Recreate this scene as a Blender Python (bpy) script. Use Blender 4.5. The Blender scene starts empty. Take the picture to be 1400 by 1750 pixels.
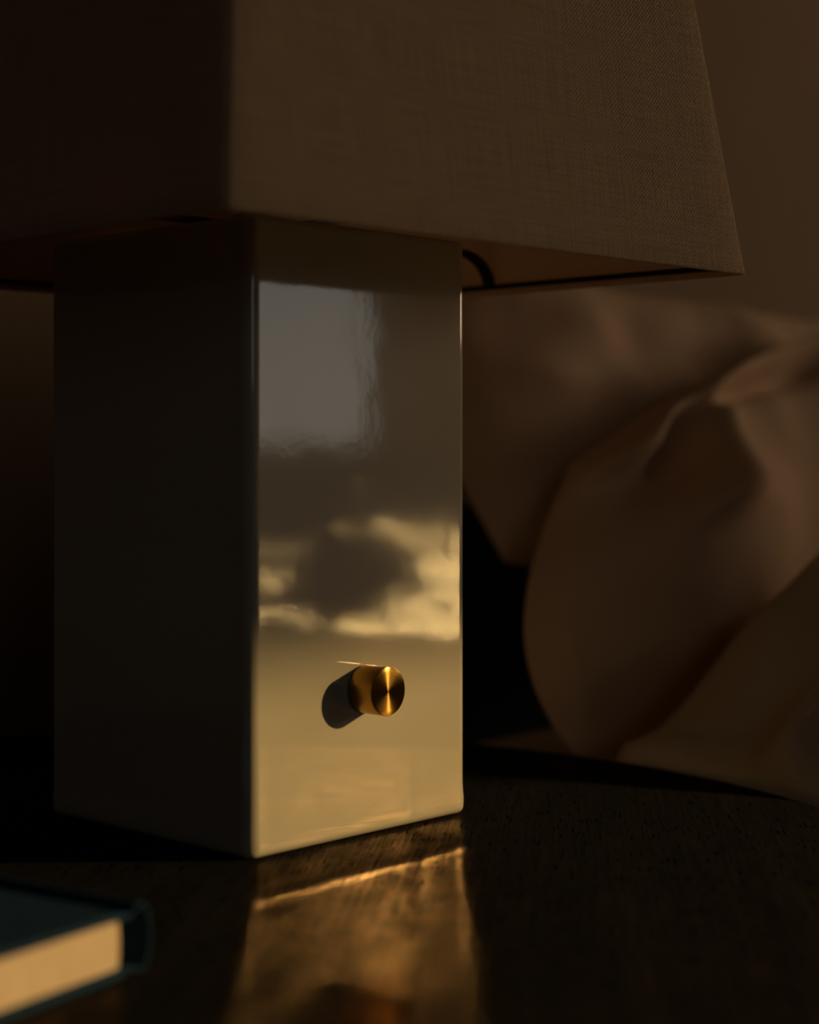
import bpy, bmesh, math, random
from math import sin, cos, tan, radians, pi, sqrt, exp, hypot
from mathutils import Vector, Matrix, noise

random.seed(7)
scene = bpy.context.scene
COL = scene.collection

# ------------------------------------------------------------------ helpers
def tag(o, label=None, cat=None, group=None, kind=None):
    if label: o['label'] = label
    if cat: o['category'] = cat
    if group: o['group'] = group
    if kind: o['kind'] = kind
    return o

def empty(name, loc):
    o = bpy.data.objects.new(name, None)
    o.empty_display_size = 0.05
    o.location = loc
    COL.objects.link(o)
    return o

def mesh_obj(name, verts, faces, mat=None, parent=None, smooth=True, uvs=None, loc=None):
    me = bpy.data.meshes.new(name)
    me.from_pydata([tuple(v) for v in verts], [], faces)
    if uvs is not None:
        ul = me.uv_layers.new(name='UVMap')
        for lp in me.loops:
            ul.data[lp.index].uv = uvs[lp.vertex_index]
    bm = bmesh.new(); bm.from_mesh(me)
    bmesh.ops.recalc_face_normals(bm, faces=bm.faces)
    bm.to_mesh(me); bm.free()
    for p in me.polygons: p.use_smooth = smooth
    o = bpy.data.objects.new(name, me)
    COL.objects.link(o)
    if mat: me.materials.append(mat)
    if loc is not None: o.location = loc
    if parent: o.parent = parent
    return o

class MB:
    """collects pieces of one part"""
    def __init__(s): s.v = []; s.f = []
    def add(s, vs, fs):
        n = len(s.v); s.v += [tuple(v) for v in vs]; s.f += [tuple(i+n for i in f) for f in fs]
    def box(s, x0, x1, y0, y1, z0, z1):
        s.add([(x0,y0,z0),(x1,y0,z0),(x1,y1,z0),(x0,y1,z0),(x0,y0,z1),(x1,y0,z1),(x1,y1,z1),(x0,y1,z1)],
              [(0,3,2,1),(4,5,6,7),(0,1,5,4),(1,2,6,5),(2,3,7,6),(3,0,4,7)])
    def tube(s, pts, w, h, up=(0,0,1)):
        """rectangular-section bar along pts"""
        vs = []; n = len(pts)
        for i, p in enumerate(pts):
            p = Vector(p)
            d = (Vector(pts[min(i+1, n-1)]) - Vector(pts[max(i-1, 0)])).normalized()
            side = d.cross(Vector(up))
            if side.length < 1e-4: side = Vector((1, 0, 0))
            side.normalize(); u = side.cross(d).normalized()
            for a, b in ((-1,-1),(1,-1),(1,1),(-1,1)):
                vs.append(p + side*a*w/2 + u*b*h/2)
        fs = [(0,1,2,3), tuple(4*(n-1)+k for k in (3,2,1,0))]
        for i in range(n-1):
            for k in range(4):
                a = 4*i+k; b = 4*i+(k+1) % 4
                fs.append((a, a+4, b+4, b))
        s.add(vs, fs)
    def lathe(s, prof, seg=64):
        """prof: (r,z) pairs around local z, closed at ends when r=0"""
        vs = []; fs = []; idx = []
        for r, z in prof:
            if r < 1e-7:
                idx.append([len(vs)]); vs.append((0,0,z))
            else:
                idx.append(list(range(len(vs), len(vs)+seg)))
                for k in range(seg):
                    a = 2*pi*k/seg; vs.append((r*cos(a), r*sin(a), z))
        for A, B in zip(idx[:-1], idx[1:]):
            for k in range(seg):
                k2 = (k+1) % seg
                if len(A) == 1 and len(B) == 1: continue
                if len(A) == 1: fs.append((A[0], B[k], B[k2]))
                elif len(B) == 1: fs.append((A[k], A[k2], B[0]))
                else: fs.append((A[k], A[k2], B[k2], B[k]))
        s.add(vs, fs)
    def obj(s, name, mat, parent=None, smooth=False, bevel=0, loc=None, seg=3):
        o = mesh_obj(name, s.v, s.f, mat, parent, smooth, loc=loc)
        if bevel:
            m = o.modifiers.new('bevel', 'BEVEL'); m.width = bevel; m.segments = seg; m.limit_method = 'ANGLE'
            m.angle_limit = radians(30)
            for p in o.data.polygons: p.use_smooth = True
            m2 = o.modifiers.new('wn', 'WEIGHTED_NORMAL'); m2.keep_sharp = True
        return o

def grid_faces(nx, ny, wrap=False):
    fs = []
    for j in range(ny-1):
        for i in range(nx if wrap else nx-1):
            i2 = (i+1) % nx
            fs.append((j*nx+i, j*nx+i2, (j+1)*nx+i2, (j+1)*nx+i))
    return fs

# ------------------------------------------------------------------ materials
class NT:
    def __init__(s, name):
        s.m = bpy.data.materials.new(name); s.m.use_nodes = True
        s.t = s.m.node_tree; s.n = s.t.nodes; s.l = s.t.links
        s.bsdf = s.n['Principled BSDF']; s.out = s.n['Material Output']
    def node(s, typ, **kw):
        nd = s.n.new(typ)
        for k, v in kw.items():
            if k.startswith('i_'):
                nd.inputs[k[2:].replace('_', ' ')].default_value = v
            else: setattr(nd, k, v)
        return nd
    def link(s, a, b): s.l.new(a, b)
    def set(s, **kw):
        for k, v in kw.items():
            s.bsdf.inputs[k.replace('_', ' ')].default_value = v
    def math(s, op, a, b=None):
        nd = s.n.new('ShaderNodeMath'); nd.operation = op
        for i, x in enumerate((a, b)):
            if x is None: continue
            if isinstance(x, (int, float)): nd.inputs[i].default_value = x
            else: s.link(x, nd.inputs[i])
        return nd.outputs[0]
    def ramp(s, fac, stops):
        r = s.n.new('ShaderNodeValToRGB'); e = r.color_ramp.elements
        while len(e) < len(stops): e.new(0.5)
        for el, (p, c) in zip(e, stops):
            el.position = p; el.color = c if len(c) == 4 else (*c, 1)
        s.link(fac, r.inputs['Fac']); return r.outputs['Color']
    def bump(s, height, strength, dist, normal=None):
        b = s.n.new('ShaderNodeBump'); b.inputs['Strength'].default_value = strength
        b.inputs['Distance'].default_value = dist
        s.link(height, b.inputs['Height'])
        if normal is not None: s.link(normal, b.inputs['Normal'])
        return b.outputs['Normal']

def _through(t, col, amount, const=None):
    tr = t.node('ShaderNodeBsdfTranslucent')
    if col is not None: t.link(col, tr.inputs['Color'])
    else: tr.inputs['Color'].default_value = const
    mx = t.node('ShaderNodeMixShader'); mx.inputs[0].default_value = amount
    t.link(t.bsdf.outputs[0], mx.inputs[1]); t.link(tr.outputs[0], mx.inputs[2])
    t.link(mx.outputs[0], t.out.inputs['Surface'])
NT.through = _through
def c4(r, g, b): return (r, g, b, 1)

# glazed cream ceramic of the lamp body
def mat_ceramic():
    t = NT('cream_glaze')
    t.set(Roughness=0.06, IOR=1.72)
    co = t.node('ShaderNodeTexCoord')
    n1 = t.node('ShaderNodeTexNoise', i_Scale=7.0, i_Detail=2.0); t.link(co.outputs['Object'], n1.inputs['Vector'])
    col = t.ramp(n1.outputs['Fac'], [(0.3, (0.50, 0.465, 0.39)), (0.7, (0.55, 0.51, 0.43))])
    t.link(col, t.bsdf.inputs['Base Color'])
    n2 = t.node('ShaderNodeTexNoise', i_Scale=38.0, i_Detail=1.0); t.link(co.outputs['Object'], n2.inputs['Vector'])
    n3 = t.node('ShaderNodeTexNoise', i_Scale=260.0, i_Detail=1.0); t.link(co.outputs['Object'], n3.inputs['Vector'])
    b1 = t.bump(n2.outputs['Fac'], 1.0, 0.00010)
    b2 = t.bump(n3.outputs['Fac'], 1.0, 0.000012, b1)
    t.link(b2, t.bsdf.inputs['Normal'])
    return t.m

# plain woven linen, uv in metres
def mat_linen():
    t = NT('linen_weave')
    t.set(Roughness=0.85)
    t.bsdf.inputs['Specular IOR Level'].default_value = 0.15
    uv = t.node('ShaderNodeUVMap'); uv.uv_map = 'UVMap'
    # thread wander
    nw = t.node('ShaderNodeTexNoise', i_Scale=45.0, i_Detail=2.0); t.link(uv.outputs[0], nw.inputs['Vector'])
    vm = t.node('ShaderNodeVectorMath', operation='SCALE'); t.link(nw.outputs['Color'], vm.inputs[0]); vm.inputs['Scale'].default_value = 0.0016
    va = t.node('ShaderNodeVectorMath', operation='ADD'); t.link(uv.outputs[0], va.inputs[0]); t.link(vm.outputs[0], va.inputs[1])
    sp = t.node('ShaderNodeSeparateXYZ'); t.link(va.outputs[0], sp.inputs[0])
    sx = t.math('SINE', t.math('MULTIPLY', sp.outputs['X'], 2*pi/0.0025))
    sy = t.math('SINE', t.math('MULTIPLY', sp.outputs['Y'], 2*pi/0.0023))
    w = t.math('MULTIPLY', sx, sy)
    h = t.math('ADD', t.math('MULTIPLY', w, 0.5), 0.5)
    # slubs: noise stretched along the two thread directions
    def slub(sxv, syv):
        mp = t.node('ShaderNodeMapping'); mp.inputs['Scale'].default_value = (sxv, syv, 1)
        t.link(uv.outputs[0], mp.inputs['Vector'])
        n = t.node('ShaderNodeTexNoise', i_Scale=1.0, i_Detail=2.0); t.link(mp.outputs[0], n.inputs['Vector'])
        return n.outputs['Fac']
    s1 = slub(700, 22); s2 = slub(22, 700)
    sl = t.math('ADD', s1, s2)
    f = t.math('ADD', t.math('MULTIPLY', h, 0.55), t.math('MULTIPLY', sl, 0.45))
    col = t.ramp(f, [(0.22, (0.23, 0.155, 0.092)), (0.62, (0.63, 0.46, 0.295)), (0.95, (0.84, 0.64, 0.43))])
    t.link(col, t.bsdf.inputs['Base Color'])
    t.link(t.bump(f, 0.9, 0.0006), t.bsdf.inputs['Normal'])
    t.through(col, 0.28)
    return t.m

def mat_lining():
    t = NT('cream_paper_lining')
    t.set(Roughness=0.8)
    co = t.node('ShaderNodeTexCoord')
    n = t.node('ShaderNodeTexNoise', i_Scale=60.0, i_Detail=3.0); t.link(co.outputs['Object'], n.inputs['Vector'])
    t.link(t.ramp(n.outputs['Fac'], [(0.3, (0.64, 0.50, 0.35)), (0.7, (0.70, 0.55, 0.39))]), t.bsdf.inputs['Base Color'])
    t.through(None, 0.5, (0.75, 0.58, 0.42, 1))
    return t.m

def mat_brass():
    t = NT('turned_brass')
    t.set(Metallic=1.0, Roughness=0.20, Anisotropic=0.95)
    t.bsdf.inputs['Anisotropic Rotation'].default_value = 0.25
    tg = t.node('ShaderNodeTangent'); tg.direction_type = 'RADIAL'; tg.axis = 'Z'
    t.link(tg.outputs[0], t.bsdf.inputs['Tangent'])
    co = t.node('ShaderNodeTexCoord')
    w = t.node('ShaderNodeTexWave', wave_type='RINGS', rings_direction='Z'); w.inputs['Scale'].default_value = 900
    w.inputs['Distortion'].default_value = 2.0
    t.link(co.outputs['Object'], w.inputs['Vector'])
    t.link(t.ramp(w.outputs['Fac'], [(0.0, (0.42, 0.24, 0.055)), (1.0, (0.62, 0.37, 0.09))]), t.bsdf.inputs['Base Color'])
    return t.m

def mat_plain(name, col, rough=0.6, metal=0.0, spec=0.5, var=0.12, scale=40.0, bump=0.0):
    t = NT(name)
    t.set(Roughness=rough, Metallic=metal)
    t.bsdf.inputs['Specular IOR Level'].default_value = spec
    co = t.node('ShaderNodeTexCoord')
    n = t.node('ShaderNodeTexNoise', i_Scale=scale, i_Detail=4.0); t.link(co.outputs['Object'], n.inputs['Vector'])
    lo = tuple(x*(1-var) for x in col); hi = tuple(min(1, x*(1+var)) for x in col)
    t.link(t.ramp(n.outputs['Fac'], [(0.3, lo), (0.7, hi)]), t.bsdf.inputs['Base Color'])
    if bump: t.link(t.bump(n.outputs['Fac'], 1.0, bump), t.bsdf.inputs['Normal'])
    return t.m

def mat_wood():
    t = NT('dark_stained_oak')
    co = t.node('ShaderNodeTexCoord')
    rot = t.node('ShaderNodeMapping'); rot.inputs['Rotation'].default_value = (0, 0, -radians(38))
    t.link(co.outputs['Object'], rot.inputs['Vector'])
    def noise_map(sx, sy, sz, scale, detail, rough=0.55, dist=0.0):
        mp = t.node('ShaderNodeMapping'); mp.inputs['Scale'].default_value = (sx, sy, sz)
        t.link(rot.outputs[0], mp.inputs['Vector'])
        n = t.node('ShaderNodeTexNoise', i_Scale=scale, i_Detail=detail, i_Roughness=rough, i_Distortion=dist)
        t.link(mp.outputs[0], n.inputs['Vector']); return n.outputs['Fac']
    broad = noise_map(1.6, 12, 12, 3.0, 5, 0.6, 0.6)
    fine = noise_map(9, 520, 9, 1.0, 3, 0.6)
    pores = noise_map(55, 620, 20, 1.0, 2, 0.5)
    chat = noise_map(800, 14, 14, 1.0, 1, 0.5)
    patch = noise_map(40, 70, 40, 1.0, 3, 0.6)
    mix = t.math('ADD', t.math('MULTIPLY', broad, 0.6), t.math('MULTIPLY', fine, 0.4))
    col = t.ramp(mix, [(0.3, (0.008, 0.0088, 0.0095)), (0.55, (0.015, 0.015, 0.0155)), (0.75, (0.024, 0.022, 0.021))])
    pm = t.ramp(pores, [(0.60, (1, 1, 1)), (0.68, (0.15, 0.15, 0.15))])
    mm = t.node('ShaderNodeMix', data_type='RGBA', blend_type='MULTIPLY'); mm.inputs['Factor'].default_value = 1.0
    t.link(col, mm.inputs['A']); t.link(pm, mm.inputs['B'])
    t.link(mm.outputs['Result'], t.bsdf.inputs['Base Color'])
    # worn brown oil finish: sheen varies over the surface, open pores do not shine
    sp = t.ramp(t.math('ADD', t.math('MULTIPLY', patch, 0.6), t.math('MULTIPLY', fine, 0.4)),
                [(0.36, (0.004, 0.0026, 0.0016)), (0.50, (0.023, 0.0148, 0.009)), (0.64, (0.054, 0.035, 0.0215))])
    sm = t.node('ShaderNodeMix', data_type='RGBA', blend_type='MULTIPLY'); sm.inputs['Factor'].default_value = 1.0
    t.link(sp, sm.inputs['A']); t.link(pm, sm.inputs['B'])
    gl = t.node('ShaderNodeBsdfGlossy'); gl.inputs['Roughness'].default_value = 0.31
    t.link(sm.outputs['Result'], gl.inputs['Color'])
    t.set(Roughness=0.9); t.bsdf.inputs['Specular IOR Level'].default_value = 0.0
    hgt = t.math('ADD', t.math('ADD', t.math('MULTIPLY', fine, 0.30), t.math('MULTIPLY', pm, 0.5)), t.math('MULTIPLY', chat, 0.22))
    nr = t.bump(hgt, 0.8, 0.00006); t.link(nr, t.bsdf.inputs['Normal']); t.link(nr, gl.inputs['Normal'])
    ad = t.node('ShaderNodeAddShader'); t.link(t.bsdf.outputs[0], ad.inputs[0]); t.link(gl.outputs[0], ad.inputs[1])
    t.link(ad.outputs[0], t.out.inputs['Surface'])
    return t.m

def mat_bedlinen(name, col, transl=0.3, spec=0.1, rough=0.9):
    t = NT(name)
    t.set(Roughness=rough); t.bsdf.inputs['Specular IOR Level'].default_value = spec
    co = t.node('ShaderNodeTexCoord')
    n = t.node('ShaderNodeTexNoise', i_Scale=14.0, i_Detail=5.0); t.link(co.outputs['Object'], n.inputs['Vector'])
    lo = tuple(x*0.93 for x in col)
    cr = t.ramp(n.outputs['Fac'], [(0.3, lo), (0.7, col)])
    t.link(cr, t.bsdf.inputs['Base Color'])
    nrm = t.bump(n.outputs['Fac'], 0.5, 0.006)
    t.link(nrm, t.bsdf.inputs['Normal'])
    if transl:
        tr = t.node('ShaderNodeBsdfTranslucent'); t.link(cr, tr.inputs['Color']); t.link(nrm, tr.inputs['Normal'])
        mx = t.node('ShaderNodeMixShader'); mx.inputs[0].default_value = transl
        t.link(t.bsdf.outputs[0], mx.inputs[1]); t.link(tr.outputs[0], mx.inputs[2])
        t.link(mx.outputs[0], t.out.inputs['Surface'])
    return t.m

def mat_pages():
    t = NT('page_edges')
    t.set(Roughness=0.8); t.bsdf.inputs['Specular IOR Level'].default_value = 0.2
    co = t.node('ShaderNodeTexCoord')
    mp = t.node('ShaderNodeMapping'); mp.inputs['Scale'].default_value = (6, 6, 5200)
    t.link(co.outputs['Object'], mp.inputs['Vector'])
    n = t.node('ShaderNodeTexNoise', i_Scale=1.0, i_Detail=3.0); t.link(mp.outputs[0], n.inputs['Vector'])
    n2 = t.node('ShaderNodeTexNoise', i_Scale=120.0, i_Detail=3.0); t.link(co.outputs['Object'], n2.inputs['Vector'])
    f = t.math('ADD', t.math('MULTIPLY', n.outputs['Fac'], 0.6), t.math('MULTIPLY', n2.outputs['Fac'], 0.4))
    t.link(t.ramp(f, [(0.3, (0.58, 0.455, 0.34)), (0.7, (0.70, 0.555, 0.42))]), t.bsdf.inputs['Base Color'])
    t.link(t.bump(n.outputs['Fac'], 0.3, 0.0003), t.bsdf.inputs['Normal'])
    return t.m

M = dict(
    ceramic=mat_ceramic(), linen=mat_linen(), lining=mat_lining(), brass=mat_brass(),
    wood=mat_wood(), pages=mat_pages(),
    wire=mat_plain('blackened_steel', (0.02, 0.02, 0.022), 0.45, 0.6),
    cloth=mat_plain('teal_book_cloth', (0.015, 0.040, 0.085), 0.85, 0, 0.04, 0.2, 900, 0.00015),
    wall=mat_plain('tan_plaster', (0.26, 0.185, 0.12), 0.9, 0, 0.2, 0.05, 9, 0.001),
    dim=mat_plain('grey_plaster', (0.08, 0.078, 0.078), 0.9, 0, 0.2, 0.05, 9),
    floor=mat_plain('walnut_floor', (0.10, 0.06, 0.035), 0.5, 0, 0.4, 0.3, 6),
    navy=mat_plain('navy_upholstery', (0.035, 0.045, 0.065), 0.9, 0, 0.1, 0.2, 300),
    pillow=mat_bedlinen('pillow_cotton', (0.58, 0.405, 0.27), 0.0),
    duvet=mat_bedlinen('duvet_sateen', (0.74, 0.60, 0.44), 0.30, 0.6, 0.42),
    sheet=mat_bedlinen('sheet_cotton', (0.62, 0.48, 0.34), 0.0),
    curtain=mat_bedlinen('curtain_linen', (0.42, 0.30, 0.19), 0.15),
    frame=mat_plain('window_paint', (0.5, 0.46, 0.4), 0.5),
)

# ------------------------------------------------------------------ measures
T = 0.55                      # table top height
WX0, WX1, WY0, WY1, WZ = -2.0, 5.0, -2.4, 1.125, 2.5   # room
CX, CY = 0.651, 0.72875        # lamp axis

# ------------------------------------------------------------------ room
OX0, OX1, OZ0, OZ1 = 3.15, 4.06, 0.77, 1.755       # window towards the sun
PY0, PY1, PZ0, PZ1 = -1.55, 0.15, 1.10, 2.40       # unseen side wall opening, added for the warm fill
def structure(o): return tag(o, kind='structure')
b = MB(); b.box(WX0-0.1, WX1+0.1, WY1, WY1+0.1, 0, WZ); structure(b.obj('wall_back', M['wall']))
b = MB(); b.box(WX0-0.06, WX0, WY0, WY1, 0, WZ); structure(b.obj('wall_left', M['dim']))
b = MB(); b.box(WX0-0.1, WX1+0.1, WY0-0.1, WY1+0.1, -0.1, 0); structure(b.obj('floor', M['floor']))
b = MB(); b.box(WX0-0.1, WX1+0.1, WY0-0.1, WY1+0.1, WZ, WZ+0.1); structure(b.obj('ceiling', M['dim']))
b = MB()
b.box(WX1, WX1+0.06, WY0, WY1, 0, PZ0); b.box(WX1, WX1+0.06, WY0, WY1, PZ1, WZ)
b.box(WX1, WX1+0.06, WY0, PY0, PZ0, PZ1); b.box(WX1, WX1+0.06, PY1, WY1, PZ0, PZ1)
structure(b.obj('wall_right', M['dim']))
# wall across from the lamp: one window lets the low sun in, further along a framed fill lamp is added
b = MB(); W0, W1 = WY0-0.06, WY0
b.box(WX0-0.1, WX1+0.1, W0, W1, 0, OZ0)
b.box(WX0-0.1, OX0, W0, W1, OZ0, WZ)
b.box(OX0, OX1, W0, W1, OZ1, WZ)
b.box(OX1, WX1+0.1, W0, W1, OZ0, WZ)
structure(b.obj('wall_front', M['dim']))
def frame_bars(a0, a1, z0, z1):
    return ((a0-0.05, a0, z0-0.05, z1+0.05), (a1, a1+0.05, z0-0.05, z1+0.05), (a0, a1, z0-0.05, z0), (a0, a1, z1, z1+0.05))
b = MB()
for (a0, a1, c0, c1) in frame_bars(OX0, OX1, OZ0, OZ1): b.box(a0, a1, WY0, WY0+0.015, c0, c1)
structure(b.obj('window_1', M['frame']))
b = MB()
for (a0, a1, c0, c1) in frame_bars(PY0, PY1, PZ0, PZ1): b.box(WX1-0.015, WX1, a0, a1, c0, c1)
structure(b.obj('side_fill_frame', M['frame']))  # frame round the opening added for the warm fill
b = MB()
for (a0, a1, c0, c1) in frame_bars(-1.4, -0.2, 0.9, 2.1): b.box(a0, a1, WY0, WY0+0.015, c0, c1)
structure(b.obj('front_fill_frame', M['frame']))  # frame added round the fill lamp, the wall behind is solid
# linen curtain drawn across the far half of the first window
vs = []; nx, nz = 160, 8
for j in range(nz+1):
    for i in range(nx+1):
        u_ = i/nx
        vs.append((3.68+u_*0.75, WY0+0.06+0.018*sin(u_*2*pi*7)+0.006*sin(u_*31), 0.62+j*(1.36-0.62)/nz))
cu = mesh_obj('curtain', vs, grid_faces(nx+1, nz+1), M['curtain'])
so = cu.modifiers.new('s', 'SOLIDIFY'); so.thickness = 0.0015
b = MB(); b.tube([(3.64, WY0+0.06, 1.372), (4.47, WY0+0.06, 1.372)], 0.014, 0.014)
for x in (3.66, 4.45): b.tube([(x, WY0+0.06, 1.372), (x, WY0+0.002, 1.372)], 0.010, 0.010)
b.obj('curtain_rod', M['wire'], cu)
tag(cu, 'half height linen curtain across part of the window opposite the lamp', 'curtain')

# ------------------------------------------------------------------ nightstand
TCX, TCY, TR_ = 0.502, 0.690, 0.420
tb = empty('side_table', (TCX, TCY, 0))
tag(tb, 'round dark stained wooden side table under the lamp and book', 'table')
b = MB()
prof = [(0, T-0.026), (TR_-0.012, T-0.026), (TR_-0.004, T-0.022), (TR_-0.0015, T-0.006), (TR_-0.0015, T-0.004)]
prof += [(TR_-0.0015-0.003*(1-cos(pi/2*i/4)), T-0.004+0.004*sin(pi/2*i/4)) for i in range(1, 5)] + [(TR_*0.5, T), (0, T)]
b.lathe(prof, 160); tt = b.obj('tabletop', M['wood'], tb, smooth=True)
tt.modifiers.new('es', 'EDGE_SPLIT').split_angle = radians(35)
b = MB(); b.lathe([(0, T-0.10), (0.30, T-0.10), (0.30, T-0.026), (0, T-0.026)], 96)
ap = b.obj('apron', M['wood'], tb, smooth=True); ap.modifiers.new('es', 'EDGE_SPLIT').split_angle = radians(35)
for k in range(4):
    a = pi/4 + k*pi/2
    b = MB(); pts = [(0.285*cos(a), 0.285*sin(a), T-0.03), (0.31*cos(a), 0.31*sin(a), 0.0)]
    b.tube(pts, 0.034, 0.034, up=(cos(a), sin(a), 0)); b.obj('leg', M['wood'], tb, bevel=0.003)

# ------------------------------------------------------------------ table lamp
lamp = empty('table_lamp', (CX, CY, T))
tag(lamp, 'square glazed cream ceramic table lamp with tapered linen shade on round dark table', 'lamp')

RV = 0.0062      # radius of the upright edges
HB, HX, HW, R = 0.3170, 0.0802, 0.08350, 0.0040     # height, half widths, edge radius
def lip(e, A, L):
    return 0.0 if e >= L else A*(1-e/L)**2
def foot(z):
    """slight hollow of the cast wall just over its foot (offset outwards)"""
    if z >= 0.0213: return 0.0
    if z >= 0.0105: return 8.42*(0.0213-z)**2/2
    d = 8.42*(0.0108)**2/2; s0 = 0.0909; z = max(z, 0.0040)
    k = 0.0105-z                       # slope falls from s0 to -0.10 over 6.5 mm
    return d + s0*k - (s0+0.10)/0.0065*k*k/2
def body_mesh():
    ns_, na = 70, 8
    per = []     # (x, y, nx, ny, distance to nearest vertical edge)
    for q in range(4):
        ca, sa = (1,0,-1,0)[q], (0,1,0,-1)[q]
        ho, hs = (HX, HW) if q % 2 == 0 else (HW, HX)      # outward and sideways half widths
        k = hs - RV
        for i in range(ns_+1):
            s_ = -k + 2*k*(0.5 - 0.5*cos(pi*i/ns_))
            x, y = ho, s_
            per.append((x*ca-y*sa, x*sa+y*ca, ca, sa, k-abs(s_)))
        for i in range(1, na):
            a = (pi/2)*i/na
            x, y = ho-RV+RV*cos(a), k+RV*sin(a); nx, ny = cos(a), sin(a)
            per.append((x*ca-y*sa, x*sa+y*ca, nx*ca-ny*sa, nx*sa+ny*ca, 0.0))
    n = len(per)
    rows = []    # (z, inset)
    for i in range(na+1):
        a = -pi/2 + (pi/2)*i/na
        rows.append((R+R*sin(a), R-R*cos(a)))
    for i in range(1, 45): rows.append((R+i*0.0005, 0.0))
    z0 = R+0.0225
    for i in range(0, 120): rows.append((z0+(HB-R-z0)*i/120, 0.0))
    for i in range(na+1):
        a = (pi/2)*i/na
        rows.append((HB-R+R*sin(a), R-R*cos(a)))
    vs = []
    for z, ins in rows:
        ez = max(0.0, z-R)
        for (x, y, nx, ny, e) in per:
            d = foot(z) + lip(e, 0.00010, 0.010) - ins
            if ny < -0.5: d += 0.00012*exp(-((x-0.033)/0.004)**2-(z/0.035)**2)
            vs.append((x+nx*d, y+ny*d, z))
    fs = grid_faces(n, len(rows), wrap=True)
    fs.append(tuple(range(n))[::-1])
    m = (len(rows)-1)*n
    fs.append(tuple(m+i for i in range(n)))
    return vs, fs
v, f = body_mesh()
mesh_obj('lamp_body', v, f, M['ceramic'], lamp)

# brass dimmer knob on the face that looks to the foot of the bed
kr, kl, ch = 0.0126, 0.0176, 0.00025
prof = [(0.0, 0.0), (kr*0.62, 0.0), (kr*0.62, 0.0012), (kr-ch, 0.0012), (kr, 0.0012+ch), (kr, kl-ch)]
prof += [(kr-ch*0.3, kl-ch*0.3), (kr-ch, kl)] + [(kr*q, kl) for q in (0.8, 0.6, 0.4, 0.2, 0.08, 0.02)] + [(0.0, kl)]
b = MB(); b.lathe(prof, 96)
kn = b.obj('dimmer_knob', M['brass'], lamp, smooth=True)
m = kn.modifiers.new('es', 'EDGE_SPLIT'); m.split_angle = radians(30)
kn.location = (0.6500-CX, -HW-0.0001, 0.0768); kn.rotation_euler = (pi/2, 0, 0)
kn['label'] = 'brass dimmer knob'

# shade: square shell, wider below
SB, SH, TP, ST = 0.1865, 0.285, 0.132, 0.0022    # bottom half width, height, taper, thickness
SZ = 0.299                                        # bottom above table
def shade_mesh(off, z0, z1, rc):
    """one skin: perimeter of a rounded square, rows upward; returns verts, faces, uvs"""
    vs, uvs = [], []; nz = 24
    per0 = None
    for j in range(nz+1):
        z = z0+(z1-z0)*j/nz
        hw = SB - TP*(z-SZ) - off
        k = hw-rc; run = 0.0; prev = None; row = []
        for q in range(4):
            ca, sa = (1,0,-1,0)[q], (0,1,0,-1)[q]
            pts = [(hw, -k+2*k*i/20) for i in range(21)] + [(k+rc*cos(pi/2*i/5), k+rc*sin(pi/2*i/5)) for i in range(1, 5)]
            for x, y in pts: row.append((x*ca-y*sa, x*sa+y*ca))
        row.append(row[0])
        for p in row:
            if prev is not None: run += hypot(p[0]-prev[0], p[1]-prev[1])
            prev = p; vs.append((p[0], p[1], z)); uvs.append((run, z*1.009))
    # keep the warp threads upright: lengths measured from the middle of each side
    n = len(row)
    for j in range(nz+1):
        z = z0+(z1-z0)*j/nz
        for i in range(n):
            x, y, _ = vs[j*n+i]
            q = min(i//25, 3)
            ca, sa = (1,0,-1,0)[q], (0,1,0,-1)[q]
            lx = -x*sa + y*ca
            uvs[j*n+i] = (lx + q*0.4567 + 1.0, z*1.009)
    return vs, grid_faces(n, nz+1), uvs, n, nz
v, f, uv, n, nz = shade_mesh(0.0, SZ, SZ+SH, 0.0035)
# turn the hem under: extra rows that go round the rim
base = len(v)
for (dz, off) in ((-0.0007, 0.0004), (-0.0010, 0.0011), (-0.0004, 0.0020), (0.004, 0.0021)):
    hw_s = (SB - off - TP*dz)/SB
    for i in range(n):
        x, y, _ = v[i]; v.append((x*hw_s, y*hw_s, SZ+dz)); uv.append((uv[i][0], uv[i][1]-0.002+dz))
rows = [list(range(n))] + [list(range(base+k*n, base+(k+1)*n)) for k in range(4)]
for A, B in zip(rows[:-1], rows[1:]):
    for i in range(n-1): f.append((A[i], A[i+1], B[i+1], B[i]))
SHO = (0.6525-CX, 0.7205-CY, 0); SHR = (0, 0, radians(-1.2))
shade = mesh_obj('lamp_shade', v, f, M['linen'], lamp, uvs=uv, loc=SHO); shade.rotation_euler = SHR
v, f, uv, n, nz = shade_mesh(ST, SZ+0.002, SZ+SH, 0.003)
lin = mesh_obj('shade_lining', v, f, M['lining'], shade, uvs=uv)
lin['label'] = 'cream lining inside the shade'
# wire ring in the hem and the four-armed fitter just over the body
b = MB()
hw = SB-ST-0.0022
ring = [(-hw,-hw,SZ+0.004),(hw,-hw,SZ+0.004),(hw,hw,SZ+0.004),(-hw,hw,SZ+0.004),(-hw,-hw,SZ+0.004)]
for p, q in zip(ring[:-1], ring[1:]): b.tube([p, q], 0.0028, 0.0028)
rg_ = b.obj('shade_ring', M['wire'], lamp, loc=SHO); rg_.rotation_euler = SHR
b = MB(); za = HB+0.0060
for dx, dy in ((1,0),(0,1),(-1,0),(0,-1)):
    pts = [(dx*0.008, dy*0.008, za)]
    arm = hw-0.030
    pts.append((dx*arm, dy*arm, za))
    for i in range(1, 9):
        a = (pi/2)*i/8
        pts.append((dx*(arm+0.0285*sin(a)), dy*(arm+0.0285*sin(a)), za-(za-SZ-0.004)*(1-cos(a))))
    b.tube(pts, 0.0075, 0.0030)
fi = b.obj('shade_fitter', M['wire'], lamp, loc=SHO); fi.rotation_euler = SHR
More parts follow.
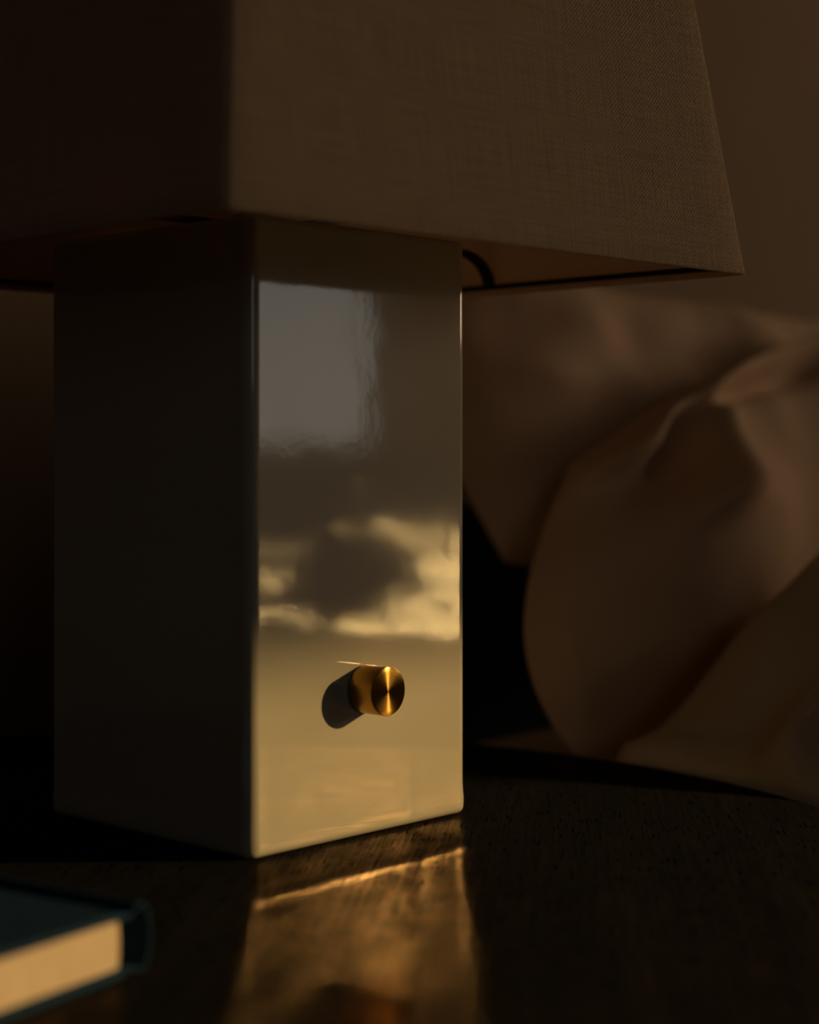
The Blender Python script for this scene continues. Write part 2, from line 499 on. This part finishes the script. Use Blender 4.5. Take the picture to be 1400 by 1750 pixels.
b = MB(); b.lathe([(0,0),(0.016,0),(0.016,0.012),(0.010,0.016),(0.010,0.050),(0.014,0.054),(0.014,0.09),(0,0.09)], 32)
b.obj('bulb_holder', M['brass'], lamp, smooth=True, loc=(0, 0, HB)).modifiers.new('es', 'EDGE_SPLIT')
b = MB(); b.lathe([(0,0.0),(0.012,0.0),(0.013,0.02),(0.024,0.045),(0.029,0.065),(0.024,0.085),(0.010,0.096),(0,0.098)], 32)
b.obj('light_bulb', M['frame'], lamp, smooth=True, loc=(0, 0, HB+0.0885))

# ------------------------------------------------------------------ book
book = empty('hardcover_book', (0.4275, 0.5405, T))
tag(book, 'closed teal cloth hardcover book with cream page edges lying in front of the lamp', 'book')
book.rotation_euler = (0, 0, math.atan2(-0.179, -0.985))     # local +x runs from spine to fore edge
# local y: after the turn +y points to the camera side, so the body of the book lies in -y
BW, BH, HT, BT = 0.150, 0.215, 0.0252, 0.0030
def extrude(prof, y0, y1):
    n = len(prof)
    vs = [(x, y0, z) for x, z in prof] + [(x, y1, z) for x, z in prof]
    fs = [tuple(range(n)), tuple(range(n, 2*n))[::-1]]
    for i in range(n):
        k = (i+1) % n; fs.append((i, i+n, k+n, k))
    return vs, fs
# board + spine outline as one folded strip of constant thickness
outer = [(BW, HT)]
outer += [(0.0215, HT), (0.0165, HT-0.0003), (0.0140, HT-0.0016), (0.0118, HT-0.0016), (0.0090, HT+0.0002), (0.0062, HT+0.0014), (0.0040, HT+0.0012)]
for i in range(1, 12):
    a = i/12; outer.append((0.0026-0.0030*sin(pi*a), HT+0.0004-(HT+0.0008-0.0012)*a + 0.0*a))
outer += [(0.0040, 0.0003), (0.0062, 0.0003), (0.0090, 0.0010), (0.0118, 0.0018), (0.0140, 0.0018), (0.0165, 0.0004), (0.0215, 0.0), (BW, 0.0)]
def inset(prof):
    res = []
    for i, (x, z) in enumerate(prof):
        x0, z0 = prof[max(i-1, 0)]; x1, z1 = prof[min(i+1, len(prof)-1)]
        dx, dz = x1-x0, z1-z0; L = hypot(dx, dz)
        t_ = BT if x > 0.0155 else (0.0021 if x > 0.0118 else 0.0012)
        nx, nz_ = -dz/L, dx/L
        if x > 0.0155: nx, nz_ = 0, (-1 if z > HT/2 else 1)
        else:
            # towards the inside
            cx_, cz_ = 0.03-x, HT/2-z
            if nx*cx_+nz_*cz_ < 0: nx, nz_ = -nx, -nz_
        res.append((x+nx*t_, z+nz_*t_))
    return res
inn = inset(outer)
n = len(outer); vs = []; fs = []
for y in (0.0, -BH):
    vs += [(x, y, z) for x, z in outer] + [(x, y, z) for x, z in inn]
for i in range(n-1):
    a, b2, c, d = i, i+1, n+i+1, n+i
    fs += [(a, b2, c, d), (2*n+d, 2*n+c, 2*n+b2, 2*n+a), (a, 2*n+a, 2*n+b2, b2), (d, c, 2*n+c, 2*n+d)]
for i in (0, n-1): fs.append((i, n+i, 3*n+i, 2*n+i))
cv = mesh_obj('cover', vs, fs, M['cloth'], book, smooth=False)
m = cv.modifiers.new('b', 'BEVEL'); m.width = 0.0004; m.segments = 2; m.limit_method = 'ANGLE'; m.angle_limit = radians(50)
cv['label'] = 'dark teal cloth cover'
# page block with rounded back
prof = [(BW-0.004, BT+0.0002), (BW-0.004, HT-BT-0.0002)]
for i in range(0, 13):
    a = i/12; prof.append((0.0160-0.0007*sin(pi*a), (HT-BT-0.0002)+(2*BT+0.0004-HT)*a))
v, f = extrude(prof, -0.0028, -BH+0.0028)
pb = mesh_obj('page_block', v, f, M['pages'], book, smooth=False); pb['label'] = 'cream page edges'

# ------------------------------------------------------------------ bed
BX0, BX1, BY0, BY1 = 0.935, 2.55, -1.02, 1.0
bed = empty('bed', (1.74, 0.0, 0)); tag(bed, 'bed with a dark upholstered base and low headboard behind the pillows', 'bed')
bo = Vector((1.74, 0.0, 0))
b = MB(); b.box(BX0+0.015-bo.x, BX1-bo.x, BY0, BY1-0.01, 0.06, 0.30); b.obj('bed_base', M['navy'], bed, bevel=0.01)
b = MB(); b.box(BX0-bo.x-0.005, BX1-bo.x+0.01, BY1-0.005, BY1+0.115, 0.05, 0.70); b.obj('headboard', M['navy'], bed, bevel=0.015)
for x in (BX0+0.06, BX1-0.10):
    for y in (BY0+0.06, BY1-0.14):
        b = MB(); b.box(x-bo.x, x-bo.x+0.05, y, y+0.05, 0, 0.06); b.obj('leg', M['wire'], bed)
def rbox(name, x0, x1, y0, y1, z0, z1, r, mat, parent=None):
    b = MB(); b.box(x0, x1, y0, y1, z0, z1); return b.obj(name, mat, parent, bevel=r, seg=5)
mt = rbox('mattress', BX0+0.012, BX1-0.005, BY0+0.01, BY1-0.03, 0.302, 0.515, 0.045, M['sheet'])
tag(mt, 'mattress in a pale fitted sheet under the pillows', 'mattress')

def seg_dist(p, a, b):
    ax, ay = a; bx, by = b; px, py = p
    dx, dy = bx-ax, by-ay; L2 = dx*dx+dy*dy
    t_ = 0 if L2 == 0 else max(0, min(1, ((px-ax)*dx+(py-ay)*dy)/L2))
    return hypot(px-ax-t_*dx, py-ay-t_*dy)
def poly_dist(p, pts): return min(seg_dist(p, a, b_) for a, b_ in zip(pts[:-1], pts[1:]))

def pillow(name, BL, BR, TR, TL, tf, tb, bow=0.0, bowtop=0.0, ridges=(), seed=0, amp=0.012, zmin=0.518, ymax=9.0, n=110):
    """puffed pillow between four corners; tf, tb = half thickness of front and back skin.
    ridges: (points in (a,c), width, height) pushed out of the front skin."""
    BL, BR, TR, TL = (Vector(p) for p in (BL, BR, TR, TL)); vs = []
    for side in (1, -1):
        for j in range(n+1):
            for i in range(n+1):
                a = -cos(pi*i/n); c = -cos(pi*j/n)
                s_ = (a+1)/2; r = (c+1)/2
                p = BL*(1-s_)*(1-r) + BR*s_*(1-r) + TR*s_*r + TL*(1-s_)*r
                X = (BR-BL)*(1-r) + (TR-TL)*r; Y = (TL-BL)*(1-s_) + (TR-BR)*s_
                N = X.cross(Y).normalized(); Xn = X.normalized(); Yn = Y.normalized()
                puff = max(0.0, (1-a**4))**0.62*max(0.0, (1-c**4))**0.62
                z = tf*puff if side == 1 else -tb*puff
                env = min(1.0, puff*2.2)
                q = Vector((s_*X.length*2, r*Y.length*2, seed*3.1+side))
                wr = noise.noise(q*3.0) + noise.noise(q*7.0)*0.5
                if side == 1:
                    z += amp*wr*env
                    for pts, wd, ht in ridges:
                        d = poly_dist((a, c), pts)
                        z += ht*exp(-(d/wd)**2)*min(1.0, puff*3.5)
                p = p + N*z - Xn*bow*(1-c*c)*((1-a)/2)**2 + Yn*bowtop*(1-a*a)*((1+c)/2)**2
                p.z = max(p.z, zmin); p.y = min(p.y, ymax)
                vs.append(p)
    m_ = (n+1)*(n+1)
    gf = grid_faces(n+1, n+1)
    fs = gf + [tuple(i+m_ for i in q[::-1]) for q in gf]
    o = mesh_obj(name, vs, fs, M['pillow'])
    bm = bmesh.new(); bm.from_mesh(o.data)
    bmesh.ops.remove_doubles(bm, verts=bm.verts, dist=0.0002)
    bmesh.ops.recalc_face_normals(bm, faces=bm.faces)
    bm.to_mesh(o.data); bm.free()
    for p in o.data.polygons: p.use_smooth = True
    return o

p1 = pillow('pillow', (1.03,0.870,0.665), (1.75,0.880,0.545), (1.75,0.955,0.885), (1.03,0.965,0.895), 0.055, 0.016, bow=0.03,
            seed=1, amp=0.017, ymax=0.990,
            ridges=(([(-0.70,0.95), (-0.66,0.55), (-0.76,0.2)], 0.18, 0.018), ([(-0.3,0.45), (0.1,0.40)], 0.2, -0.014), ([(0.2,0.7), (0.5,0.5)], 0.25, 0.015)))
tag(p1, 'pale pillow standing upright against the wall behind the rumpled pillow', 'pillow')
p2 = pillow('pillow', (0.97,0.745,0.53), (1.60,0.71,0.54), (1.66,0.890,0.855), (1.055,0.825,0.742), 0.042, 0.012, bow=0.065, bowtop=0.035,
            seed=2, amp=0.013, ymax=0.9,
            ridges=(([(-0.97,0.97), (-0.83,0.88), (-0.72,0.95), (-0.3,0.97), (0.5,0.97)], 0.13, 0.042),
                    ([(-0.66,0.84), (-0.70,0.55)], 0.09, -0.026),
                    ([(-0.50,0.74), (-0.56,0.30)], 0.13, 0.030),
                    ([(-0.45,0.84), (0.2,0.82)], 0.07, -0.018),
                    ([(-0.62,-0.40), (-0.55,0.12)], 0.36, 0.052),
                    ([(-0.97,0.9), (-0.80,0.76), (-0.72,0.55)], 0.05, 0.012)))
tag(p2, 'rumpled pale pillow slumped at the bed edge beside the round table', 'pillow')

# duvet with humps, thrown back below the pillows
def duvet():
    nx, ny = 150, 200; vs = []
    for j in range(ny):
        for i in range(nx):
            s_ = -0.30 + (1.66+0.30+0.0)*i/(nx-1)        # run across: negative part hangs down the side
            x = BX0 - 0.002 + max(s_, 0.0); hang = max(-s_, 0.0)
            hem = 0.69 - 0.35*min(max(s_, 0.0), 0.17) - 0.06*min(max(s_-0.17, 0.0), 1.0)
            y = -1.04 + (hem+1.04)*j/(ny-1)
            q = Vector((x*1.0, y*1.0, 0.3))
            p_ = 0.686*x-0.728*y; d_ = 0.728*x+0.686*y       # along and across the evening sun
            calm = exp(-((d_-0.94)/0.16)**2)
            z = 0.545 + (1-0.75*calm)*(0.026*noise.noise(q*3.2) + 0.020*abs(noise.noise(q*7.0))) + 0.004*noise.noise(q*17) + 0.003*noise.noise(q*40)
            e = min(1.0, max(0.0, s_)/0.11); z += 0.052*e*e*(3-2*e)
            k = min(1.0, max(0.0, (d_-0.925)/0.04)); k = k*k*(3-2*k)
            z += k*0.085*min(max(p_-0.58, 0.0), 0.6)
            z -= 0.05*(1-k)*min(1.0, max(0.0, (p_-0.85)/0.3))
            up = min(1.0, max(0.0, (p_-0.66)/0.27)); up = up*up*(3-2*up)
            dn = min(1.0, max(0.0, (p_-0.97)/0.35)); dn = dn*dn*(3-2*dn)
            z += 0.088*exp(-((d_-0.918)/0.042)**2)*up*(1-dn)
            for (hx, hy, rx, ry, hh) in ((1.27, 0.62, 0.20, 0.12, 0.165), (0.955, 0.566, 0.05, 0.018, 0.026), (1.55, -0.45, 0.16, 0.13, 0.04), (1.95, -0.75, 0.2, 0.25, 0.05)):
                z += hh*exp(-((x-hx)/rx)**2-((y-hy)/ry)**2)
            z = max(z, 0.527)
            if hang > 0:
                z = z - hang
                x += 0.006*noise.noise(Vector((hang*6, y*9, 5.0))) - 0.004
            vs.append((x, y, z))
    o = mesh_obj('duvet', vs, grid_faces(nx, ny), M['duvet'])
    so = o.modifiers.new('solid', 'SOLIDIFY'); so.thickness = 0.006; so.offset = -1
    return o
dv = duvet(); tag(dv, 'rumpled pale duvet lying over the bed edge below the pillows', 'duvet')

# ------------------------------------------------------------------ light
EL = radians(14.0); RX = Vector((0.717, -0.6975, 0)).normalized()
sun_d = bpy.data.lights.new('evening_sun', 'SUN'); sun_d.energy = 2.7; sun_d.color = (1.0, 0.65, 0.23); sun_d.angle = radians(0.65)
sun = bpy.data.objects.new('evening_sun', sun_d); COL.objects.link(sun)
to_sun = RX*cos(EL) + Vector((0, 0, sin(EL)))
sun.rotation_euler = to_sun.to_track_quat('Z', 'Y').to_euler()
sun.location = (5, -5, 3)

w = bpy.data.worlds.new('dusk_sky'); scene.world = w; w.use_nodes = True
bg = w.node_tree.nodes['Background']; bg.inputs['Color'].default_value = (1.0, 0.93, 0.80, 1); bg.inputs['Strength'].default_value = 0.95
def area(name, x0, x1, z0, z1, y, portal=False, power=0, color=(1,1,1)):
    pl = bpy.data.lights.new(name, 'AREA'); pl.shape = 'RECTANGLE'; pl.size = x1-x0; pl.size_y = z1-z0
    po = bpy.data.objects.new(name, pl); COL.objects.link(po)
    po.location = ((x0+x1)/2, y, (z0+z1)/2); po.rotation_euler = (-pi/2, 0, pi)      # shines towards +y
    pl.energy = power; pl.color = color
    pl.cycles.is_portal = portal
    return po
area('sky_portal', OX0, OX1, OZ0, OZ1, WY0-0.03, True)
# added warm fill lamp, set in the side wall opening to raise the ambient
RAD = 3.6
wg = area('side_fill', PY0, PY1, PZ0, PZ1, 0, False, RAD*pi*(PY1-PY0)*(PZ1-PZ0), (1.0, 0.64, 0.34))
wg.location = (WX1+0.03, (PY0+PY1)/2, (PZ0+PZ1)/2); wg.rotation_euler = (-pi/2, 0, -pi/2)

# added neutral fill lamp on the solid front wall, lifts the shaded sides
area('front_fill', -1.4, -0.2, 0.9, 2.1, WY0+0.012, False, 0.32*pi*1.44, (0.92, 0.93, 0.92))

# ------------------------------------------------------------------ camera
cd = bpy.data.cameras.new('camera'); cam = bpy.data.objects.new('camera', cd); COL.objects.link(cam)
cd.sensor_fit = 'HORIZONTAL'; cd.sensor_width = 24.0; cd.lens = 24.0*3000/1400
cd.shift_y = -105/1400*1.0
cam.location = (0, 0, T+0.2009)
cam.rotation_euler = (pi/2, 0, math.atan2(0.686, 0.728)-pi/2)
cd.clip_start = 0.01
cd.dof.use_dof = True; cd.dof.focus_distance = 0.935; cd.dof.aperture_fstop = 2.9
scene.camera = cam

scene.view_settings.view_transform = 'Standard'; scene.view_settings.look = 'None'
scene.view_settings.exposure = 0.0; scene.view_settings.gamma = 1.0
scene.view_settings.use_curve_mapping = False
cy = scene.cycles
cy.use_denoising = True
try: cy.denoiser = 'OPENIMAGEDENOISE'; cy.denoising_prefilter = 'ACCURATE'
except Exception: pass
cy.max_bounces = 10; cy.diffuse_bounces = 6; cy.glossy_bounces = 6
cy.caustics_reflective = True; cy.blur_glossy = 0.0
cy.sample_clamp_indirect = 60.0; cy.sample_clamp_direct = 0.0
cy.use_adaptive_sampling = False
